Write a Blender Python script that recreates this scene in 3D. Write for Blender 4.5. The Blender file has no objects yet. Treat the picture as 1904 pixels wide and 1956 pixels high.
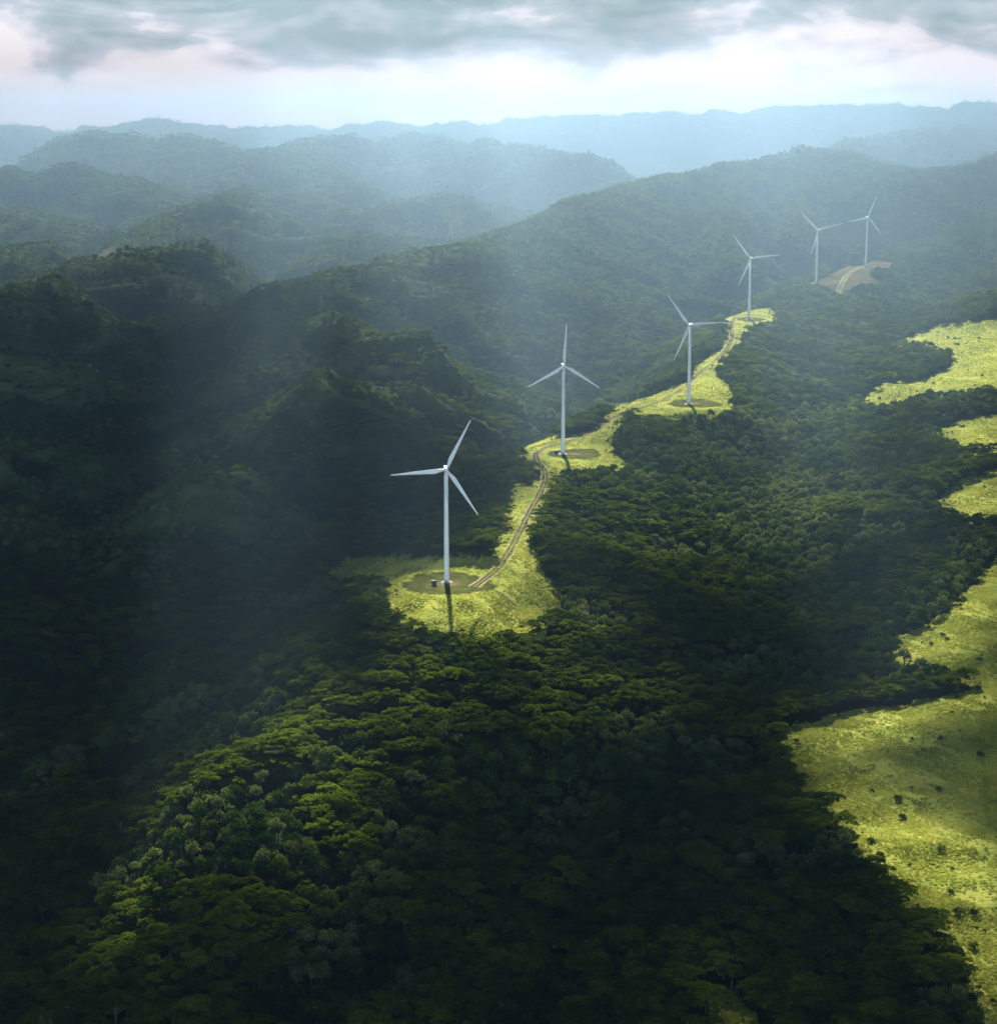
import bpy, math, random
import numpy as np

# ------------------------------------------------------------------ camera, sky, sun, exposure
SC = bpy.context.scene
COL = SC.collection
F, CX, CY, HZ = 3590.0, 952.0, 978.0, 240.0       # focal length and centre in photo pixels (1904 wide)
ZC = 411.8                                        # camera height above the foot of the first turbine
TH = math.atan((CY - HZ) / F)
CT, ST = math.cos(TH), math.sin(TH)
R = math.radians
SUN_EL, SUN_AZ = R(40), R(-3.5)                   # ahead of the camera, a touch to the left
SUNV = np.array([math.sin(SUN_AZ) * math.cos(SUN_EL), math.cos(SUN_AZ) * math.cos(SUN_EL), math.sin(SUN_EL)])

cam = bpy.data.cameras.new("camera")
camo = bpy.data.objects.new("camera", cam)
COL.objects.link(camo)
cam.sensor_fit = 'HORIZONTAL'
cam.sensor_width = 36.0
cam.lens = 36.0 * F / 1904.0
cam.clip_start, cam.clip_end = 1.0, 60000.0
camo.location = (0, 0, ZC)
camo.rotation_euler = (math.pi / 2 - TH, 0, 0)
SC.camera = camo

def nd(nt, t, **kw):
    n = nt.nodes.new(t)
    for k, v in kw.items():
        if k.startswith("i_"):
            n.inputs[int(k[2:]) if k[2:].isdigit() else k[2:].replace("_", " ")].default_value = v
        else:
            setattr(n, k, v)
    return n

def math_(nt, op, a, b=None, c=None, clamp=False):
    n = nt.nodes.new("ShaderNodeMath"); n.operation = op; n.use_clamp = clamp
    for i, v in enumerate((a, b, c)):
        if v is None: continue
        if isinstance(v, (int, float)): n.inputs[i].default_value = v
        else: nt.links.new(v, n.inputs[i])
    return n.outputs[0]

def mixc(nt, f, a, b, blend='MIX'):
    n = nt.nodes.new("ShaderNodeMix"); n.data_type = 'RGBA'; n.blend_type = blend
    for s, v in ((n.inputs[0], f), (n.inputs[6], a), (n.inputs[7], b)):
        if isinstance(v, (int, float)): s.default_value = v
        elif isinstance(v, tuple): s.default_value = v if len(v) == 4 else v + (1,)
        else: nt.links.new(v, s)
    return n.outputs[2]

def ramp(nt, f, stops, interp='LINEAR'):
    n = nt.nodes.new("ShaderNodeValToRGB"); n.color_ramp.interpolation = interp
    e = n.color_ramp.elements
    while len(e) > 1: e.remove(e[-1])
    for i, (p, c) in enumerate(stops):
        if isinstance(c, (int, float)): c = (c, c, c)
        el = e[0] if i == 0 else e.new(p)
        el.position = p; el.color = tuple(c) + (1,)
    nt.links.new(f, n.inputs[0])
    return n.outputs[0]

TOWER_FILL = 3.9  # strength of the low sky band added behind the camera to light the towers
W = bpy.data.worlds.new("World"); SC.world = W; W.use_nodes = True
nt = W.node_tree; nt.nodes.clear()
sky = nd(nt, "ShaderNodeTexSky", sky_type='NISHITA', sun_disc=False, sun_elevation=SUN_EL, sun_rotation=SUN_AZ)
tc = nd(nt, "ShaderNodeTexCoord")
sep = nd(nt, "ShaderNodeSeparateXYZ"); nt.links.new(tc.outputs['Generated'], sep.inputs[0])
el = math_(nt, 'ARCSINE', sep.outputs[2])
az = math_(nt, 'ARCTAN2', sep.outputs[0], sep.outputs[1])
def sky_noise(sa, se, scale, detail, rough, dist=0.0, off=0.0):
    cmb = nd(nt, "ShaderNodeCombineXYZ")
    nt.links.new(math_(nt, 'MULTIPLY', az, sa), cmb.inputs[0]); nt.links.new(math_(nt, 'MULTIPLY', el, se), cmb.inputs[1])
    cmb.inputs[2].default_value = off
    n = nd(nt, "ShaderNodeTexNoise", i_Scale=scale, i_Detail=detail, i_Roughness=rough, i_Distortion=dist)
    nt.links.new(cmb.outputs[0], n.inputs['Vector'])
    return n.outputs[0]
big = sky_noise(11.0, 36.0, 1.0, 8.0, 0.52, 0.6, 5.2)
fine = sky_noise(42.0, 80.0, 1.0, 9.0, 0.55, 0.25, 8.1)
# grey cloud base gets thicker away from the bright band over the ridge
grad = math_(nt, 'MULTIPLY_ADD', el, 1.0 / R(3.0), -0.66)
grad = math_(nt, 'MULTIPLY', math_(nt, 'MINIMUM', grad, 0.9), 0.62)
cov = math_(nt, 'ADD', math_(nt, 'MULTIPLY_ADD', big, 1.5, -0.75 + 0.46), grad)
cov = math_(nt, 'ADD', cov, math_(nt, 'MULTIPLY_ADD', fine, 0.6, -0.32))
cloud = ramp(nt, cov, [(0.34, (0.98, 0.94, 1.0)), (0.47, (0.80, 0.80, 0.90)), (0.57, (0.53, 0.61, 0.71)), (0.80, (0.30, 0.43, 0.50))])
# brightness by height over the horizon: bright low sky ahead, heavy grey overcast overhead, bright low band added behind to light the towers
eld = math_(nt, 'MULTIPLY_ADD', el, 1.0 / math.pi, .5)          # 0 nadir, .5 horizon, 1 zenith
def elr(stops): return ramp(nt, eld, [((d + 90) / 180.0, v / 4.0) for d, v in stops])
ahead = elr([(-3, .02), (-1.6, .47), (.9, .47), (2.0, .42), (3.8, .36), (6, .04), (25, .02), (60, .02)])
behind = elr([(-2, .02), (0, TOWER_FILL), (9, TOWER_FILL), (13, TOWER_FILL * .12), (30, .04), (55, .02)])
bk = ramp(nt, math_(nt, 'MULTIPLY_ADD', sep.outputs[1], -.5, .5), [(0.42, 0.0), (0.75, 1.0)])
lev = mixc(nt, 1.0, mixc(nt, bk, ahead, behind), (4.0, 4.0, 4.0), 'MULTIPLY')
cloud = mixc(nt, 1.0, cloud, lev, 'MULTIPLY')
teal = ramp(nt, eld, [(.500, (1.0, .68, .68)), (.506, (1.0, .90, .92)), (.511, (1.0, .98, 1.0)), (.518, (1, 1, 1)), (.54, (.45, .9, 1.0))])    # blue green added overhead to tint the shaded haze
cloud = mixc(nt, 1.0, cloud, mixc(nt, bk, teal, (.92, .97, 1.0)), 'MULTIPLY')
bg1 = nd(nt, "ShaderNodeBackground", i_Strength=0.05); nt.links.new(sky.outputs[0], bg1.inputs[0])
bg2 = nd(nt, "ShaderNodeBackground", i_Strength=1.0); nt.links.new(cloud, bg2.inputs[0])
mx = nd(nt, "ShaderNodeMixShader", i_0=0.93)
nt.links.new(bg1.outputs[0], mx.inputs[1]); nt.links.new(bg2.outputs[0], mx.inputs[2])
wo = nd(nt, "ShaderNodeOutputWorld"); nt.links.new(mx.outputs[0], wo.inputs[0])

sun = bpy.data.lights.new("sun", 'SUN'); sun.energy = 5.0; sun.angle = R(0.8); sun.color = (1.0, 0.965, 0.89)
suno = bpy.data.objects.new("sun", sun); COL.objects.link(suno)
suno.rotation_euler = (math.pi / 2 - SUN_EL, 0, math.pi - SUN_AZ)
suno.location = (0, 0, 3000)

SC.view_settings.view_transform = 'Standard'; SC.view_settings.look = 'None'
SC.view_settings.gamma = 1.0; SC.view_settings.use_curve_mapping = False
SC.view_settings.exposure = 2.0
SC.render.engine = 'CYCLES'
cy = SC.cycles
cy.use_denoising = True; cy.denoiser = 'OPENIMAGEDENOISE'
cy.max_bounces = 5; cy.diffuse_bounces = 2; cy.transmission_bounces = 3; cy.transparent_max_bounces = 12
cy.volume_bounces = 0; cy.glossy_bounces = 1
cy.use_adaptive_sampling = False
cy.caustics_reflective = False; cy.caustics_refractive = False

# ------------------------------------------------------------------ helpers
RNG = np.random.default_rng(7)
random.seed(7)

def ray(px, py):
    xr, yr = (px - CX) / F, (CY - py) / F
    return xr, CT + yr * ST, -ST + yr * CT
def pt(px, py, z):                                # heights in the lists below were read against a level 55 px higher
    th = math.atan((CY - 185.0) / F); yr = (CY - py) / F
    return ptY(px, py, (math.cos(th) + yr * math.sin(th)) * (z - ZC) / (-math.sin(th) + yr * math.cos(th)))
def ptY(px, py, Y):
    x, y, d = ray(px, py); t = Y / y
    return np.array([x * t, Y, ZC + d * t])
def proj(x, y, z):
    z = z - ZC
    d = np.maximum(y * CT - z * ST, 1.0)
    return CX + F * x / d, CY - F * (y * ST + z * CT) / d
def sm(a, b, x):
    t = np.clip((x - a) / (b - a), 0, 1); return t * t * (3 - 2 * t)

_perm = np.random.default_rng(11).random((256, 256)).astype(np.float32)
def vnoise(x, y):                                 # smooth value noise, 0..1
    xi = np.floor(x).astype(np.int64); yi = np.floor(y).astype(np.int64)
    fx = x - xi; fy = y - yi
    fx = fx * fx * fx * (fx * (fx * 6 - 15) + 10); fy = fy * fy * fy * (fy * (fy * 6 - 15) + 10)
    a = _perm[xi & 255, yi & 255]; b = _perm[(xi + 1) & 255, yi & 255]
    c = _perm[xi & 255, (yi + 1) & 255]; d = _perm[(xi + 1) & 255, (yi + 1) & 255]
    return (a * (1 - fx) + b * fx) * (1 - fy) + (c * (1 - fx) + d * fx) * fy
def fbm(x, y, o=4, g=0.5):
    s = np.zeros_like(x, dtype=float); a = 1.0; n = 0.0
    for k in range(o):
        s += a * vnoise(x * 2 ** k + 17.3 * k, y * 2 ** k + 5.1 * k); n += a; a *= g
    return s / n
def inpoly(px, py, poly):
    r = np.zeros(np.shape(px), bool); n = len(poly); j = n - 1
    for i in range(n):
        xi, yi = poly[i]; xj, yj = poly[j]
        if yi != yj:
            c = ((yi > py) != (yj > py)) & (px < (xj - xi) * (py - yi) / (yj - yi) + xi)
            r ^= c
        j = i
    return r

def mesh(name, verts, faces, mat=None, smooth=False):
    """verts (n,3), faces (m,k) arrays or a list of such arrays of different k"""
    if not isinstance(faces, list): faces = [faces]
    me = bpy.data.meshes.new(name)
    v = np.asarray(verts, dtype=np.float32)
    me.vertices.add(len(v)); me.vertices.foreach_set("co", v.ravel())
    faces = [np.asarray(f, dtype=np.int32) for f in faces if len(f)]
    nl = sum(f.size for f in faces); nf = sum(len(f) for f in faces)
    me.loops.add(nl); me.polygons.add(nf)
    me.loops.foreach_set("vertex_index", np.concatenate([f.ravel() for f in faces]))
    starts = []; s = 0
    for f in faces:
        starts.append(s + np.arange(len(f)) * f.shape[1]); s += f.size
    me.polygons.foreach_set("loop_start", np.concatenate(starts).astype(np.int32))
    me.update(calc_edges=True)
    if smooth: me.polygons.foreach_set("use_smooth", np.ones(nf, bool))
    if mat: me.materials.append(mat)
    me.validate(clean_customdata=False)
    return me
def attr(me, name, vals):
    a = me.attributes.new(name, 'FLOAT', 'POINT'); a.data.foreach_set("value", np.asarray(vals, dtype=np.float32).ravel())
def grid_faces(nr, nc):
    i = np.arange(nr * nc).reshape(nr, nc)
    return np.stack([i[:-1, :-1], i[:-1, 1:], i[1:, 1:], i[1:, :-1]], -1).reshape(-1, 4)
def link(name, data, parent=None, **props):
    o = bpy.data.objects.new(name, data); COL.objects.link(o)
    if parent: o.parent = parent
    for k, v in props.items(): o[k] = v
    return o
def empty(name, loc, rz, label, cat, group=None):
    o = bpy.data.objects.new(name, None); COL.objects.link(o)
    o.location = loc; o.rotation_euler = (0, 0, rz); o["label"] = label; o["category"] = cat
    if group: o["group"] = group
    return o
def new_mat(name):
    m = bpy.data.materials.new(name); m.use_nodes = True; m.node_tree.nodes.clear()
    return m, m.node_tree
def out(nt, sh, vol=None):
    o = nd(nt, "ShaderNodeOutputMaterial")
    if sh is not None: nt.links.new(sh, o.inputs[0])
    if vol is not None: nt.links.new(vol, o.inputs[1])

# ------------------------------------------------------------------ the lie of the land
TURB = [  # base pixel, ground height, rotor yaw, blade angle
    (853, 1113, 0.0, 6, 64), (1075, 868, 19.9, 12, 87.5), (1315, 772, 33.1, -24, 7),
    (1430, 610, 55.1, -6, 7), (1558, 541, 68.1, 3, 15), (1653, 510, 74.3, 12, 70)]
# ridge crests: list of (photo x, photo y, height), slope left, slope right (seen walking along the list), roundness
RIDGES = [
    # the turbine ridge, from the foreground up into the mist
    ([(150, 1990, -128), (330, 1760, -95), (500, 1540, -62), (660, 1330, -30), (780, 1205, -9), (853, 1113, 0), (985, 1030, 4),
      (1030, 920, 13), (1075, 868, 19.9), (1200, 792, 27), (1315, 768, 33.1), (1385, 670, 45), (1430, 608, 55.1), (1500, 572, 62),
      (1558, 541, 68.1), (1653, 510, 74.3), (1760, 470, 92), (1860, 430, 118), (1990, 390, 145)], .62, .30, 55),
    # spur running down right from the second turbine
    ([(1160, 880, 12), (1300, 850, 2), (1480, 860, -25), (1620, 930, -60)], .35, .35, 40),
    ([(1430, 640, 48), (1560, 640, 35), (1680, 700, 5), (1760, 760, -20)], .40, .40, 40),
    # plateau of pasture on the right
    ([(2080, 640, 60), (2050, 760, 40), (2040, 900, 22), (2040, 1080, 0), (2020, 1300, -20), (2010, 1550, -36), (2050, 1950, -58)], .10, .16, 80),
    # second big ridge behind the turbines
    ([(420, 590, 90), (500, 562, 114), (640, 527, 128), (800, 489, 147), (950, 467, 155), (1100, 387, 206), (1290, 337, 232), (1420, 316, 250),
      (1560, 292, 266), (1640, 305, 255), (1740, 350, 215)], .52, .50, 40),
    ([(1290, 345, 228), (1240, 440, 150), (1230, 520, 90)], .55, .55, 25),
    ([(1100, 395, 196), (1060, 500, 115), (1050, 600, 40)], .6, .6, 22),
    ([(800, 495, 142), (860, 560, 90), (900, 640, 30)], .6, .6, 22),
    ([(1560, 300, 258), (1520, 380, 190), (1500, 450, 140)], .75, .75, 18),
    ([(1420, 322, 244), (1390, 420, 170), (1400, 500, 110)], .75, .75, 18),
    ([(1200, 364, 216), (1160, 450, 150), (1150, 560, 62)], .75, .75, 18),
    ([(950, 472, 150), (985, 540, 95), (1000, 640, 25)], .75, .75, 16),
    # spurs of the left valley
    ([(470, 700, 60), (560, 622, 100), (630, 602, 111), (700, 612, 104), (800, 647, 82), (870, 690, 45), (930, 737, 0), (985, 802, -55)], .62, .58, 22),
    ([(330, 960, -60), (420, 870, -8), (504, 790, 36), (570, 745, 62), (635, 702, 82), (706, 737, 56), (827, 760, 22), (877, 800, -14), (925, 852, -62)], .6, .56, 20),
    ([(635, 702, 82), (640, 790, 20), (680, 880, -50)], .6, .6, 18),
    ([(250, 1060, -80), (320, 972, -12), (400, 897, 38), (450, 920, 15), (490, 962, -10), (560, 1020, -60)], .6, .6, 18),
    ([(120, 527, 98), (176, 502, 112), (262, 475, 140), (348, 462, 150), (403, 492, 124), (454, 552, 68), (490, 620, 10)], .55, .6, 28),
    ([(348, 470, 145), (350, 560, 70), (390, 640, 10)], .6, .6, 20),
    ([(-60, 552, 118), (0, 546, 112), (100, 542, 106), (212, 604, 78), (277, 684, 38), (305, 775, -18)], .6, .58, 25),
    ([(-60, 640, 98), (0, 652, 90), (150, 692, 70), (260, 742, 28), (330, 832, -42)], .6, .58, 22),
    ([(-60, 790, 70), (0, 802, 60), (120, 852, 30), (230, 932, -22), (300, 1010, -80)], .6, .58, 22),
    ([(-80, 960, 20), (40, 990, -5), (160, 1080, -70)], .6, .58, 22),
    # hills at the head of the valley
    ([(-60, 400, 152), (50, 405, 150), (120, 432, 124), (200, 466, 88), (245, 505, 50)], .55, .5, 30),
    ([(-60, 470, 120), (60, 470, 118), (140, 500, 85), (200, 550, 30)], .55, .5, 28),
    ([(270, 462, 108), (330, 422, 140), (380, 397, 164), (435, 381, 178), (500, 392, 170), (560, 422, 143), (640, 457, 104), (700, 480, 76)], .5, .55, 28),
    ([(435, 390, 172), (460, 450, 115), (500, 510, 60)], .6, .6, 20),
    ([(620, 500, 90), (700, 457, 124), (756, 442, 138), (830, 457, 122), (900, 476, 105)], .5, .55, 28),
    ([(400, 385, 172), (450, 370, 182), (515, 354, 192), (590, 377, 168), (660, 402, 140), (720, 430, 108)], .5, .55, 28),
    ([(680, 418, 132), (760, 391, 160), (850, 376, 176), (930, 383, 168), (1000, 402, 150), (1050, 425, 130)], .5, .55, 30),
    ([(-60, 335, 212), (100, 317, 230), (200, 332, 214), (250, 361, 178), (310, 395, 140)], .5, .5, 35),
    ([(150, 262, 286), (320, 267, 280), (425, 282, 260), (525, 312, 224), (600, 331, 204), (700, 374, 158)], .45, .5, 35),
    ([(500, 310, 232), (600, 272, 272), (760, 257, 290), (950, 280, 268), (1100, 300, 250)], .45, .5, 40),
    ([(1680, 350, 215), (1760, 345, 212), (1830, 325, 232), (1904, 307, 250), (2000, 290, 262)], .45, .5, 40),
    ([(1620, 270, 280), (1720, 258, 288), (1792, 253, 292), (1867, 248, 296), (2000, 244, 300)], .45, .5, 45),
    ([(1740, 640, 25), (1790, 614, 48), (1850, 592, 68), (1960, 552, 95), (2060, 530, 110)], .45, .35, 30),
]
FAR = [(-700, 245), (-300, 240), (0, 237), (60, 239), (150, 243), (230, 234), (280, 233), (300, 226), (340, 224), (370, 230), (440, 238), (480, 243), (530, 237),
       (600, 241), (680, 238), (730, 233), (790, 236), (850, 236), (900, 230), (980, 227), (1060, 222), (1180, 214), (1300, 212), (1400, 207), (1500, 205),
       (1650, 200), (1904, 195), (2200, 192), (2700, 190)]
SEGS = []
for pts, sl, sr, w in RIDGES:
    P3 = [pt(a, b, z - (0 if w in (55, 80) else 8)) for a, b, z in pts]
    q_ = (1.18, .75) if w <= 25 else (1.0, 1.0)
    SEGS.append((P3, sl * q_[0], sr * q_[0], w * q_[1]))
SEGS.append(([ptY(a, b + 3, 8200 + 250 * math.sin(a * .013)) for a, b in FAR], .42, .42, 40))

def terrain(x, y):
    wild = np.maximum(sm(.02, -.03, x / np.maximum(y, 1.0)), sm(4200, 4900, y))
    wamp = 26 + 26 * wild
    wx = x + wamp * (fbm(x / 160 + 3, y / 160, 3) - .5) * 2
    wy = y + wamp * (fbm(x / 160 + 40, y / 160 + 9, 3) - .5) * 2
    base = -165 + .0153 * y + 0.035 * np.maximum(y - 1800, 0) + 12 * (fbm(x / 300, y / 300, 3) - .5)
    k = 9.0
    acc = np.ones_like(x) * 1.0                    # exp((base-base)/k)
    hs = [base]
    for ri, (P3, sl, sr, w) in enumerate(SEGS):
        best = np.full(x.shape, -1e4); s0 = 0.0
        for a, b in zip(P3[:-1], P3[1:]):
            dx, dy = b[0] - a[0], b[1] - a[1]; L2 = dx * dx + dy * dy; L = math.sqrt(L2)
            t = np.clip(((wx - a[0]) * dx + (wy - a[1]) * dy) / L2, 0, 1)
            ex = wx - a[0] - t * dx; ey = wy - a[1] - t * dy
            r = np.sqrt(ex * ex + ey * ey)
            side = (dx * ey - dy * ex) > 0
            slope = np.where(side, sl, sr)
            if w not in (55, 80):                  # gullies and ribs running down the flanks
                s = s0 + t * L
                g = vnoise(s / 75.0 + ri * 31.7, r / 420.0 + ri) * .65 + vnoise(s / 33.0 + ri * 7.1, r / 260.0) * .35
                slope = slope * (1.0 + 1.05 * (g - .5) * np.clip(r / 60.0, 0, 1))
            h = a[2] + t * (b[2] - a[2]) - slope * (np.sqrt(r * r + w * w) - w)
            best = np.maximum(best, h); s0 += L
        hs.append(best)
    m = hs[0].copy()
    for h in hs[1:]: m = np.maximum(m, h)
    acc = np.zeros_like(x)
    for h in hs: acc += np.exp(np.clip((h - m) / k, -40, 0))
    rdg = 1 - 2 * np.abs(fbm(x / 210 + 60, y / 150 + 2, 4) - .5) * 2
    return m + k * np.log(acc) * .8 + np.maximum(wild, .32) * ((21 + 14 * sm(4000, 6000, y)) * (rdg - .6) + 9 * (fbm(x / 60, y / 60, 3) - .5) * 2)

# fan shaped grid: fine where the photograph looks, coarse outside
NY, NU = 880, 560
YS = np.concatenate([np.linspace(-1500, 640, 24, endpoint=False), 640 * (9300 / 640.0) ** (np.linspace(0, 1, NY - 24))])
uu = np.linspace(-1, 1, NU)
US = .335 * uu + .95 * np.sign(uu) * np.clip((np.abs(uu) - .86) / .14, 0, 1) ** 2
def half(y): return np.maximum(y, 0) + 260.0
GX = US[None, :] * half(YS)[:, None]; GY = np.repeat(YS[:, None], NU, 1)
GZ = terrain(GX.ravel(), GY.ravel()).reshape(GX.shape)
# the clearings round the turbines were graded level
for i_, (px_, py_, z_, yw_, an_) in enumerate(TURB):
    b_ = pt(px_, py_, z_); r0_, r1_ = ((42, 85) if i_ == 0 else (32, 65))
    w_ = sm(r1_, r0_, np.hypot(GX - b_[0], GY - b_[1])); GZ = GZ * (1 - w_) + b_[2] * w_
GPX, GPY = proj(GX, GY, GZ)
iu = np.arange(NU); iy = np.arange(NY)
def sample(A, x, y):
    fy = np.interp(y, YS, iy); fu = np.interp(x / half(y), US, iu)
    a = np.clip(fy.astype(int), 0, NY - 2); b = np.clip(fu.astype(int), 0, NU - 2)
    ty, tu = fy - a, fu - b
    return (A[a, b] * (1 - tu) + A[a, b + 1] * tu) * (1 - ty) + (A[a + 1, b] * (1 - tu) + A[a + 1, b + 1] * tu) * ty
def ground(x, y): return sample(GZ, np.asarray(x, float), np.asarray(y, float))

def smooth2(A, k):
    for ax in (0, 1):
        c = np.cumsum(np.concatenate([np.repeat(np.take(A, [0], ax), k + 1, ax), A, np.repeat(np.take(A, [-1], ax), k, ax)], ax), ax)
        n_ = A.shape[ax]; A = (np.take(c, np.arange(2 * k + 1, 2 * k + 1 + n_), ax) - np.take(c, np.arange(n_), ax)) / (2 * k + 1)
    return A
CONV = GZ - smooth2(smooth2(GZ, 7), 7)             # convex ground: crests and rims
PASTURE = [
    [(1690, 664), (1740, 642), (1800, 620), (1904, 610), (2100, 600), (2100, 752), (1904, 750), (1830, 756), (1760, 760), (1720, 776), (1660, 783), (1648, 760),
     (1680, 736), (1760, 728), (1815, 705), (1825, 684), (1790, 668), (1740, 660)],
    [(1788, 824), (1830, 806), (1904, 792), (2100, 780), (2100, 866), (1904, 866), (1850, 868), (1810, 850)],
    [(1788, 955), (1840, 917), (1904, 897), (2100, 880), (2100, 996), (1904, 1003), (1850, 998), (1810, 985)],
    [(2100, 990), (1915, 1055), (1875, 1100), (1830, 1148), (1780, 1188), (1700, 1228), (1712, 1266), (1790, 1285), (1850, 1306), (1855, 1318), (1790, 1334),
     (1600, 1363), (1490, 1397), (1500, 1450), (1540, 1515), (1600, 1570), (1640, 1620), (1690, 1690), (1740, 1750), (1790, 1810), (1840, 1868), (1870, 1940), (1904, 2010),
     (1904, 2300), (2300, 2300), (2300, 990)],
    [(1335, 1880), (1400, 1900), (1450, 1960), (1500, 2060), (1380, 2060)]]
CLEAR1 = [(615, 1105), (640, 1076), (700, 1062), (800, 1066), (880, 1060), (945, 1062), (960, 1000), (972, 950), (985, 925), (1002, 925), (1020, 925), (1040, 905),
          (1015, 882), (985, 872), (975, 856), (1010, 838), (1045, 815), (1060, 825), (1062, 838), (1100, 833), (1160, 810), (1175, 830), (1165, 855), (1195, 885), (1205, 905), (1150, 905),
          (1085, 912), (1056, 938), (1043, 965), (1015, 1012), (1020, 1058), (1045, 1098), (1070, 1133), (1072, 1180), (1015, 1215), (960, 1222), (880, 1222), (800, 1212),
          (765, 1185), (745, 1155), (738, 1125), (700, 1112), (650, 1122)]
CLEAR3 = [(1165, 777), (1230, 760), (1290, 738), (1322, 722), (1330, 700), (1350, 685), (1378, 668), (1388, 640), (1378, 612), (1395, 600), (1430, 590), (1475, 589), (1482, 608),
          (1465, 626), (1430, 634), (1416, 652), (1408, 670), (1375, 700), (1362, 712), (1388, 735), (1404, 770), (1395, 793), (1330, 804), (1270, 798), (1230, 808), (1190, 800)]
LINK = [(1090, 845), (1130, 822), (1152, 804), (1168, 786), (1205, 776), (1222, 794), (1190, 808), (1172, 826), (1150, 846)]
CLEAR5 = [(1540, 549), (1565, 538), (1588, 520), (1612, 506), (1650, 497), (1700, 500), (1715, 510), (1690, 517), (1662, 527), (1690, 545), (1655, 553), (1632, 552), (1614, 572), (1592, 566), (1572, 556), (1545, 558)]
FARFIELD = [(180, 494), (200, 477), (250, 469), (256, 476), (230, 487), (195, 497)]
def cover(x, y, z, jit=True):
    """0 forest, 1 meadow of the clearings, 2 pasture, 3 dry ground"""
    px, py = proj(x, y, z)
    if jit:
        j = np.clip(3000 / np.maximum(y, 300), .5, 2.5)
        px = px + (fbm(x / 9, y / 9, 2) - .5) * 14 * j; py = py + (fbm(x / 9 + 50, y / 9, 2) - .5) * 8 * j
    c = np.zeros(x.shape, int)
    for p in PASTURE: c[inpoly(px, py, p) & (y < 3700)] = 2
    c[inpoly(px, py, CLEAR1) & (y > 1300) & (y < 2330)] = 1
    c[inpoly(px, py, LINK) & (y > 1900) & (y < 2500)] = 1
    c[inpoly(px, py, CLEAR3) & (y > 2200) & (y < 3300)] = 1
    c[inpoly(px, py, CLEAR5) & (y > 3300) & (y < 4100)] = 3
    c[inpoly(px, py, FARFIELD) & (y > 3600) & (y < 5200)] = 3
    return c

def mat_ground():
    m, nt = new_mat("ground_soil_and_grass")
    L = nt.links.new
    g = nd(nt, "ShaderNodeAttribute", attribute_name="grass").outputs['Fac']
    d = nd(nt, "ShaderNodeAttribute", attribute_name="dry").outputs['Fac']
    pos = nd(nt, "ShaderNodeNewGeometry").outputs['Position']
    n1 = nd(nt, "ShaderNodeTexNoise", i_Scale=.05, i_Detail=6.0, i_Roughness=.62); L(pos, n1.inputs['Vector'])
    mp = nd(nt, "ShaderNodeMapping"); mp.inputs['Rotation'].default_value = (0, 0, R(24)); mp.inputs['Scale'].default_value = (.16, .55, .2); L(pos, mp.inputs[0])
    n2 = nd(nt, "ShaderNodeTexNoise", i_Scale=1.0, i_Detail=5.0, i_Roughness=.65); L(mp.outputs[0], n2.inputs['Vector'])
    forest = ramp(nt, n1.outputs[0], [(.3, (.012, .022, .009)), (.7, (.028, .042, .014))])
    sc_ = nd(nt, "ShaderNodeAttribute", attribute_name="scrub").outputs['Fac']
    forest = mixc(nt, sc_, forest, ramp(nt, n1.outputs[0], [(.35, (.030, .062, .026)), (.65, (.115, .125, .060))]))
    grass = ramp(nt, n2.outputs[0], [(.25, (.18, .20, .034)), (.48, (.38, .39, .080)), (.72, (.52, .51, .130))])
    tint = ramp(nt, n1.outputs[0], [(.36, (.62, .76, .60)), (.50, (.9, .95, .9)), (.64, (1.05, 1.0, 1.0))])
    grass = mixc(nt, 1.0, grass, tint, 'MULTIPLY')
    dry = ramp(nt, n1.outputs[0], [(.36, (.045, .058, .022)), (.50, (.105, .085, .045)), (.64, (.17, .125, .072))])
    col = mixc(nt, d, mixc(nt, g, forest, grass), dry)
    bs = nd(nt, "ShaderNodeBsdfDiffuse"); L(col, bs.inputs[0])
    bp = nd(nt, "ShaderNodeBump", i_Strength=1.0, i_Distance=1.6); L(n2.outputs[0], bp.inputs['Height'])
    L(bp.outputs[0], bs.inputs['Normal'])
    out(nt, bs.outputs[0])
    return m
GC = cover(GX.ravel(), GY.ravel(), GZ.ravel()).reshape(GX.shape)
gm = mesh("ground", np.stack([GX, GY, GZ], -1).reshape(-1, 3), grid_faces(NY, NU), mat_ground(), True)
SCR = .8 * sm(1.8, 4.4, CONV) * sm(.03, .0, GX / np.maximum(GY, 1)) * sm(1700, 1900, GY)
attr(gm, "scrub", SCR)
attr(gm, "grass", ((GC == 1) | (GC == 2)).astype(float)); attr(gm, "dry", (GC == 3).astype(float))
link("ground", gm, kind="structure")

# ------------------------------------------------------------------ dirt track and gravel pads, draped on the ridge
def mat_track():
    m, nt = new_mat("rutted_track"); L = nt.links.new
    a = nd(nt, "ShaderNodeAttribute", attribute_name="across").outputs['Fac']
    pos = nd(nt, "ShaderNodeNewGeometry").outputs['Position']
    n = nd(nt, "ShaderNodeTexNoise", i_Scale=.22, i_Detail=6.0, i_Roughness=.65); L(pos, n.inputs['Vector'])
    rut = ramp(nt, math_(nt, 'ADD', a, math_(nt, 'MULTIPLY_ADD', n.outputs[0], .24, -.12)),
               [(.02, (.36, .35, .12)), (.18, (.30, .27, .13)), (.27, (.075, .068, .036)), (.40, (.09, .08, .042)), (.46, (.24, .215, .11)), (.55, (.24, .215, .11)), (.61, (.09, .08, .042)), (.74, (.075, .068, .036)), (.83, (.30, .27, .13)), (.98, (.36, .35, .12))])
    bs = nd(nt, "ShaderNodeBsdfDiffuse"); L(rut, bs.inputs[0]); out(nt, bs.outputs[0]); return m
MT = mat_track()
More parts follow.
